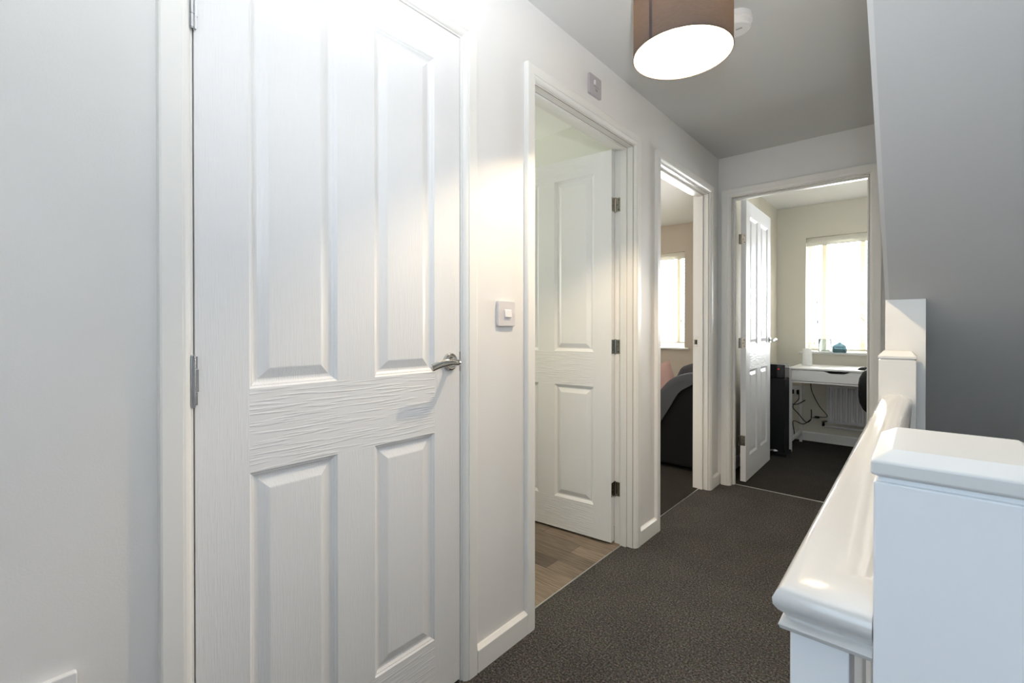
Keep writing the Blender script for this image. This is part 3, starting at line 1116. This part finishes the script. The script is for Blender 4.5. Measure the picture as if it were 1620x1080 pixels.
dpart('tabletop', B(DX0, DX1, DY0, DY1, 0.722, 0.738), bevel=0.002)
bm = B(DX0 + 0.002, DX0 + 0.018, DY0 + 0.004, DY1, 0.610, 0.722)
box(bm, DX1 - 0.018, DX1 - 0.002, DY0 + 0.004, DY1, 0.610, 0.722)
box(bm, DX0 + 0.018, DX1 - 0.018, DY0 + 0.004, DY1, 0.610, 0.622)
box(bm, DX0 + 0.018, DX1 - 0.018, DY1 - 0.016, DY1, 0.622, 0.722)
dpart('drawer_case', bm, bevel=0.001)
bm = bmesh.new()
c0, c1 = 0.455, 0.635
prism(bm, [(DX0 + 0.021, 0.626), (0.780, 0.626), (0.780, 0.717), (c1, 0.717), (c1 - 0.040, 0.700), (c0 + 0.040, 0.700), (c0, 0.717), (DX0 + 0.021, 0.717)], 'y', DY0, DY0 + 0.016)
dpart('drawer', bm, bevel=0.001)
bm = B(0.784, DX1 - 0.021, DY0, DY0 + 0.016, 0.626, 0.717)
dpart('drawer', bm, bevel=0.001)
for (lx, ly) in ((DX0, DY0 + 0.004), (DX0, DY1 - 0.026), (DX1 - 0.022, DY0 + 0.004), (DX1 - 0.022, DY1 - 0.026)):
    dpart('leg', B(lx, lx + 0.022, ly, ly + 0.026, 0.0, 0.610), bevel=0.001)
for lx in (DX0 + 0.002, DX1 - 0.020):
    dpart('side_rail', B(lx, lx + 0.018, DY0 + 0.03, DY1 - 0.026, 0.085, 0.112), bevel=0.001)

bm = bmesh.new()
lathe(bm, [(0.0, 0.738), (0.038, 0.738), (0.040, 0.742), (0.036, 0.89), (0.033, 0.893), (0.033, 0.885), (0.0, 0.885)], (0.284, 5.0, 0), 32)
o = obj('canister', bm, M['ceramic'], smooth=True)
tag(o, 'tapered white cylinder standing on the left end of the desk', 'canister')

mo = thing('monitor', 'dark monitor on the desk at the right edge of the end doorway', 'monitor', (0.98, 5.02, 0.738))
child_at(obj('screen', B(0.725, 1.22, 5.00, 5.025, 0.84, 1.135), M['screen'], mo, bevel=0.003), mo)
bm = B(0.95, 1.0, 5.02, 5.05, 0.74, 0.95)
child_at(obj('stand', bm, M['black'], mo, bevel=0.003), mo)
child_at(obj('base', B(0.86, 1.09, 4.93, 5.10, 0.738, 0.748), M['black'], mo, bevel=0.003), mo)

bm = bmesh.new()
bmesh.ops.create_uvsphere(bm, u_segments=24, v_segments=12, radius=1.0, matrix=Matrix.Translation((0.735, 4.735, 0.738)) @ Matrix.Diagonal((0.055, 0.032, 0.030, 1)))
bmesh.ops.bisect_plane(bm, geom=bm.verts[:] + bm.edges[:] + bm.faces[:], plane_co=(0, 0, 0.7382), plane_no=(0, 0, 1), clear_inner=True)
bmesh.ops.holes_fill(bm, edges=[e for e in bm.edges if e.is_boundary])
o = obj('computer_mouse', bm, M['black'], smooth=True)
tag(o, 'black computer mouse near the front edge of the desk', 'computer mouse')

# ------------------------------------------------------------------ window sill objects
bm = bmesh.new()
lathe(bm, [(0.0, 0.0), (0.050, 0.0), (0.053, 0.004), (0.053, 0.118), (0.051, 0.122), (0.048, 0.118), (0.048, 0.010), (0.0, 0.008)], (0.394, 5.222, WZ0), 32)
o = obj('glass_jar', bm, M['jar'], smooth=True)
tag(o, 'clear glass jar on the sill of the window above the desk', 'jar')
bm = bmesh.new()
lathe(bm, [(0.0, 0.0), (0.052, 0.0), (0.055, 0.006), (0.055, 0.055), (0.046, 0.072), (0.020, 0.083), (0.013, 0.090), (0.013, 0.108), (0.018, 0.110), (0.018, 0.126), (0.0, 0.128)], (0.505, 5.222, WZ0), 36)
o = obj('glass_bottle', bm, M['blueglass'], smooth=True)
tag(o, 'squat smoky blue glass bottle with short neck on the window sill', 'bottle')
vt = thing('twig_vase', 'vase of thin dark twigs on the sill behind the monitor', 'vase', (0.80, 5.215, WZ0))
bm = bmesh.new()
lathe(bm, [(0.0, 0.0), (0.028, 0.0), (0.034, 0.03), (0.030, 0.10), (0.016, 0.15), (0.018, 0.17), (0.013, 0.17), (0.012, 0.14), (0, 0.14)], (0.80, 5.215, WZ0), 28)
child_at(obj('vase', bm, M['black_gloss'], vt, smooth=True), vt)
bm = bmesh.new()
for (ex, ez) in ((0.655, 1.33), (0.650, 1.23), (0.655, 1.18), (0.648, 1.195), (0.72, 1.36), (0.88, 1.33), (0.93, 1.25)):
    pts = smooth_path([(0.80, 5.215, WZ0 + 0.12), (0.80 + (ex - 0.80) * 0.45, 5.205, WZ0 + 0.12 + (ez - WZ0 - 0.12) * 0.55), (ex, 5.195, ez)], 5)
    tube(bm, pts, 0.0013, 5)
child_at(obj('twig', bm, M['twig'], vt), vt)
bpy.data.objects['twig']['kind'] = 'stuff'

# ------------------------------------------------------------------ black bin
pb = thing('pedal_bin', 'tall black bin with a small red light between the open door and desk', 'bin', (0.10, 4.53, 0))
child_at(obj('body', B(0.004, 0.212, 4.44, 4.62, 0.02, 0.655), M['black'], pb, bevel=0.006), pb)
lidh = child_at(obj('lid', B(0.004, 0.212, 4.44, 4.62, 0.659, 0.772), M['black_gloss'], pb, bevel=0.006), pb)
child_at(obj('lid_top', B(0.006, 0.210, 4.442, 4.618, 0.772, 0.776), M['steel'], pb, bevel=0.001), pb)
child_at(obj('base', B(-0.002 + 0.006, 0.228, 4.43, 4.63, 0.0, 0.03), M['black'], pb, bevel=0.006), pb)
bm = bmesh.new()
lathe(bm, [(0.006, 0), (0.006, -0.003), (0, -0.003)], (0.165, 4.44, 0.735), 14, 'y')
child_at(obj('indicator', bm, M['red'], pb), pb)
bm = bmesh.new()
bmesh.ops.create_uvsphere(bm, u_segments=20, v_segments=10, radius=1, matrix=Matrix.Translation((0.135, 4.425, 0.045)) @ Matrix.Diagonal((0.036, 0.024, 0.020, 1)))
child_at(obj('pedal', bm, M['steel'], pb, smooth=True), pb)

# ------------------------------------------------------------------ radiator
rd = thing('radiator', 'white panel radiator on the wall under the desk', 'radiator', (0.8, 5.2, 0.2))
bm = B(0.412, 1.20, 5.185, 5.20, 0.20, 0.555)
x = 0.430
while x < 1.18:
    prism(bm, [(x, 5.186), (x + 0.007, 5.168), (x + 0.023, 5.168), (x + 0.030, 5.186)], 'z', 0.225, 0.53)
    x += 0.0395
child_at(obj('panel', bm, M['rad'], rd, bevel=0.001, seg=1), rd)
for x in (0.45, 1.10):
    child_at(obj('bracket', B(x, x + 0.03, 5.2, 5.249, 0.45, 0.50), M['rad'], rd), rd)
bm = bmesh.new()
lathe(bm, [(0.011, 0), (0.014, 0.006), (0.014, 0.045), (0.009, 0.05), (0, 0.05)], (0.385, 5.192, 0.165), 18)
tube(bm, [(0.385, 5.192, 0.21), (0.42, 5.192, 0.215)], 0.009, 10)
child_at(obj('valve', bm, M['aged'], rd, smooth=True), rd)
bm = bmesh.new()
tube(bm, [(0.385, 5.192, 0.166), (1.22, 5.192, 0.160)], 0.009, 10)
child_at(obj('pipe', bm, M['rad'], rd, smooth=True), rd)

# ------------------------------------------------------------------ sockets, plugs and cables under the desk
s2 = obj('double_socket', B(0.085, 0.232, YF - 0.011, YF, 0.435, 0.521), M['plastic'], bevel=0.003)
tag(s2, 'white double wall socket under the left end of the desk', 'wall socket')
for i, cx in enumerate((0.118, 0.186)):
    bm = B(cx - 0.022, cx + 0.022, YF - 0.050, YF - 0.012, 0.440, 0.482)
    p = obj('plug', bm, M['black'] if i == 1 else M['black'], bevel=0.007)
    tag(p, ('black plug in the socket half nearer the bin' if i == 0 else 'black plug in the socket half nearer the radiator'), 'plug', 'black plugs under the desk')
bm = bmesh.new()
tube(bm, smooth_path([(0.187, 5.195, 0.45), (0.19, 5.17, 0.40), (0.15, 5.12, 0.33), (0.20, 5.10, 0.27), (0.26, 5.10, 0.20), (0.30, 5.10, 0.23), (0.30, 5.12, 0.32)], 8), 0.0040, 7)
tube(bm, smooth_path([(0.119, 5.195, 0.45), (0.13, 5.15, 0.36), (0.19, 5.10, 0.36), (0.25, 5.12, 0.40)], 8), 0.0040, 7)
tube(bm, smooth_path([(0.30, 5.10, 0.23), (0.24, 5.09, 0.18), (0.16, 5.08, 0.20), (0.17, 5.08, 0.08), (0.15, 5.10, 0.004)], 8), 0.0040, 7)
o = obj('power_cable', bm, M['black'], smooth=True)
tag(o, 'tangled black power cable hanging behind the desk legs', 'cable')
bm = bmesh.new()
tube(bm, smooth_path([(0.295, 5.14, 0.609), (0.30, 5.13, 0.50), (0.36, 5.13, 0.36), (0.425, 5.13, 0.27), (0.36, 5.13, 0.255), (0.31, 5.12, 0.245)], 8), 0.0034, 7)
lathe(bm, [(0.004, 0), (0.010, 0.006), (0.010, 0.034), (0.004, 0.04)], (0.325, 5.128, 0.252), 10, 'x')
o = obj('desk_cable', bm, M['black'], smooth=True)
tag(o, 'thin black cable with inline connector looping down below the desk', 'cable')

# ------------------------------------------------------------------ office chair
ch = thing('office_chair', 'black rounded office chair pushed up to the desk', 'chair', (0.99, 4.42, 0))
bm = bmesh.new()
n, mz = 28, 10
rows = []
for j in range(mz + 1):
    v = j / mz
    z = 0.40 + 0.435 * v
    half = 0.262 * math.sqrt(max(0.0, 1 - abs(2 * v - 1) ** 3.2)) + 0.002
    row = []
    for i in range(n + 1):
        u = -1 + 2 * i / n
        xx = 0.995 + half * math.sin(u * PI / 2)
        yy = 4.20 + 0.17 * (1 - math.cos(u * PI / 2 * 0.9)) * (half / 0.262) - 0.03 * (v - 0.5)
        row.append(bm.verts.new((xx, yy, z)))
    rows.append(row)
for a, b in zip(rows[:-1], rows[1:]):
    for i in range(n):
        bm.faces.new((a[i], a[i + 1], b[i + 1], b[i]))
bk = child_at(obj('backrest', bm, M['black'], ch, smooth=True, recalc=False), ch)
sd = bk.modifiers.new('thick', 'SOLIDIFY')
sd.thickness = 0.035
sd.offset = 0
bm = bmesh.new()
lathe(bm, [(0.0, 0.43), (0.20, 0.435), (0.225, 0.46), (0.215, 0.49), (0.0, 0.50)], (0.995, 4.46, 0), 36)
child_at(obj('seat', bm, M['black'], ch, smooth=True), ch)
bm = bmesh.new()
tube(bm, [(0.995, 4.46, 0.09), (0.995, 4.46, 0.44)], 0.024, 16)
child_at(obj('column', bm, M['steel'], ch, smooth=True), ch)
bm = bmesh.new()
for k in range(5):
    a = 2 * PI * k / 5 + 0.3
    tube(bm, [(0.995, 4.46, 0.10), (0.995 + 0.24 * math.cos(a), 4.46 + 0.24 * math.sin(a), 0.07)], [0.02, 0.012], 8)
child_at(obj('base', bm, M['black'], ch), ch)
for k in range(5):
    a = 2 * PI * k / 5 + 0.3
    bm = bmesh.new()
    lathe(bm, [(0.026, -0.012), (0.028, 0), (0.026, 0.012)], (0.995 + 0.24 * math.cos(a), 4.46 + 0.24 * math.sin(a), 0.028), 16, 'x')
    child_at(obj('caster', bm, M['black'], ch), ch)

# ------------------------------------------------------------------ sofa, throw and cushion
sf = thing('sofa', 'dark grey fabric sofa side seen through the third doorway', 'sofa', (-0.65, 4.3, 0))
SIDE = [(-0.17, 0.03), (-0.165, 0.60), (-0.185, 0.695), (-0.235, 0.725), (-0.31, 0.712), (-0.385, 0.680), (-0.44, 0.625), (-0.485, 0.56), (-0.55, 0.52), (-0.75, 0.51), (-1.02, 0.505), (-1.08, 0.48), (-1.10, 0.42), (-1.10, 0.03)]
for y0, y1 in ((3.50, 3.70), (4.95, 5.15)):
    bm = bmesh.new()
    prism(bm, SIDE, 'y', y0, y1)
    child_at(obj('armrest', bm, M['sofa'], sf, bevel=0.025, seg=4, smooth=True), sf)
bm = bmesh.new()
prism(bm, [(-0.165, 0.03), (-0.165, 0.62), (-0.20, 0.70), (-0.27, 0.715), (-0.36, 0.68), (-0.42, 0.42), (-0.42, 0.03)], 'y', 3.70, 4.95)
child_at(obj('backrest', bm, M['sofa'], sf, bevel=0.02, seg=3, smooth=True), sf)
child_at(obj('seat_base', B(-1.08, -0.42, 3.70, 4.95, 0.03, 0.28), M['sofa'], sf, bevel=0.02), sf)
for y0 in (3.71, 4.33):
    bm = B(-1.09, -0.44, y0, y0 + 0.61, 0.285, 0.44)
    child_at(obj('seat_cushion', bm, M['sofa'], sf, bevel=0.04, seg=4, smooth=True), sf)
for y0 in (3.93, 4.44):
    bm = bmesh.new()
    prism(bm, [(-0.40, 0.445), (-0.30, 0.735), (-0.36, 0.790), (-0.47, 0.75), (-0.60, 0.50), (-0.58, 0.445)], 'y', y0, y0 + 0.50)
    child_at(obj('back_cushion', bm, M['throw'], sf, bevel=0.05, seg=4, smooth=True), sf)
for lx in (-0.22, -1.03):
    for ly in (3.55, 5.06):
        child_at(obj('leg', B(lx - 0.02, lx + 0.02, ly, ly + 0.04, 0, 0.03), M['black'], sf), sf)

# throw hanging over the side: follows the arm's silhouette, then falls down the near face
bm = bmesh.new()
top = [(-0.20, 0.715), (-0.235, 0.735), (-0.31, 0.722), (-0.385, 0.690), (-0.44, 0.635), (-0.487, 0.57), (-0.55, 0.53), (-0.66, 0.522)]
bot = [(-0.20, 0.665), (-0.255, 0.630), (-0.31, 0.60), (-0.36, 0.50), (-0.41, 0.42), (-0.45, 0.35), (-0.50, 0.27), (-0.60, 0.25)]
g = []
for i, (tp, bt) in enumerate(zip(top, bot)):
    row = [(tp[0], 3.66, tp[1] + 0.003), (tp[0], 3.60, tp[1] + 0.004), (tp[0], 3.525, tp[1] + 0.002)]
    for k in range(1, 9):
        v = k / 8
        wob = 0.006 * math.sin(i * 1.9 + v * 2.0) * v
        row.append((tp[0] + (bt[0] - tp[0]) * v, 3.486 - 0.004 - abs(wob) , tp[1] - 0.02 + (bt[1] - tp[1] + 0.02) * v))
    g.append([bm.verts.new(p) for p in row])
for a, b in zip(g[:-1], g[1:]):
    for k in range(len(a) - 1):
        bm.faces.new((a[k], a[k + 1], b[k + 1], b[k]))
th = obj('throw_blanket', bm, M['throw'], smooth=False)
sd = th.modifiers.new('thick', 'SOLIDIFY')
sd.thickness = 0.007
sd.offset = 1
sb = th.modifiers.new('sub', 'SUBSURF')
sb.levels = 2
sb.render_levels = 2
tag(th, 'soft grey blanket draped over the side of the sofa', 'blanket')

bm = bmesh.new()
n = 14
for side in (1, -1):
    vs = []
    for i in range(n + 1):
        row = []
        for j in range(n + 1):
            u, v = -1 + 2 * i / n, -1 + 2 * j / n
            puff = 0.075 * ((1 - u ** 4) * (1 - v ** 4)) ** 0.5
            pinch = 1 - 0.06 * (1 - abs(u)) * abs(v) ** 2
            row.append(bm.verts.new((0.21 * u * (1 - 0.07 * (1 - v * v)), side * puff, 0.21 * v * (1 - 0.07 * (1 - u * u)))))
        vs.append(row)
    for i in range(n):
        for j in range(n):
            bm.faces.new((vs[i][j], vs[i + 1][j], vs[i + 1][j + 1], vs[i][j + 1]))
bmesh.ops.remove_doubles(bm, verts=bm.verts, dist=1e-5)
cu = obj('cushion', bm, M['pink'], smooth=True)
cu.location = (-0.605, 3.81, 0.625)
cu.scale = (0.70, 0.70, 0.70)
cu.rotation_euler = (math.radians(-4), math.radians(-22), math.radians(4))
tag(cu, 'dusty pink scatter cushion poking up behind the sofa arm', 'cushion')
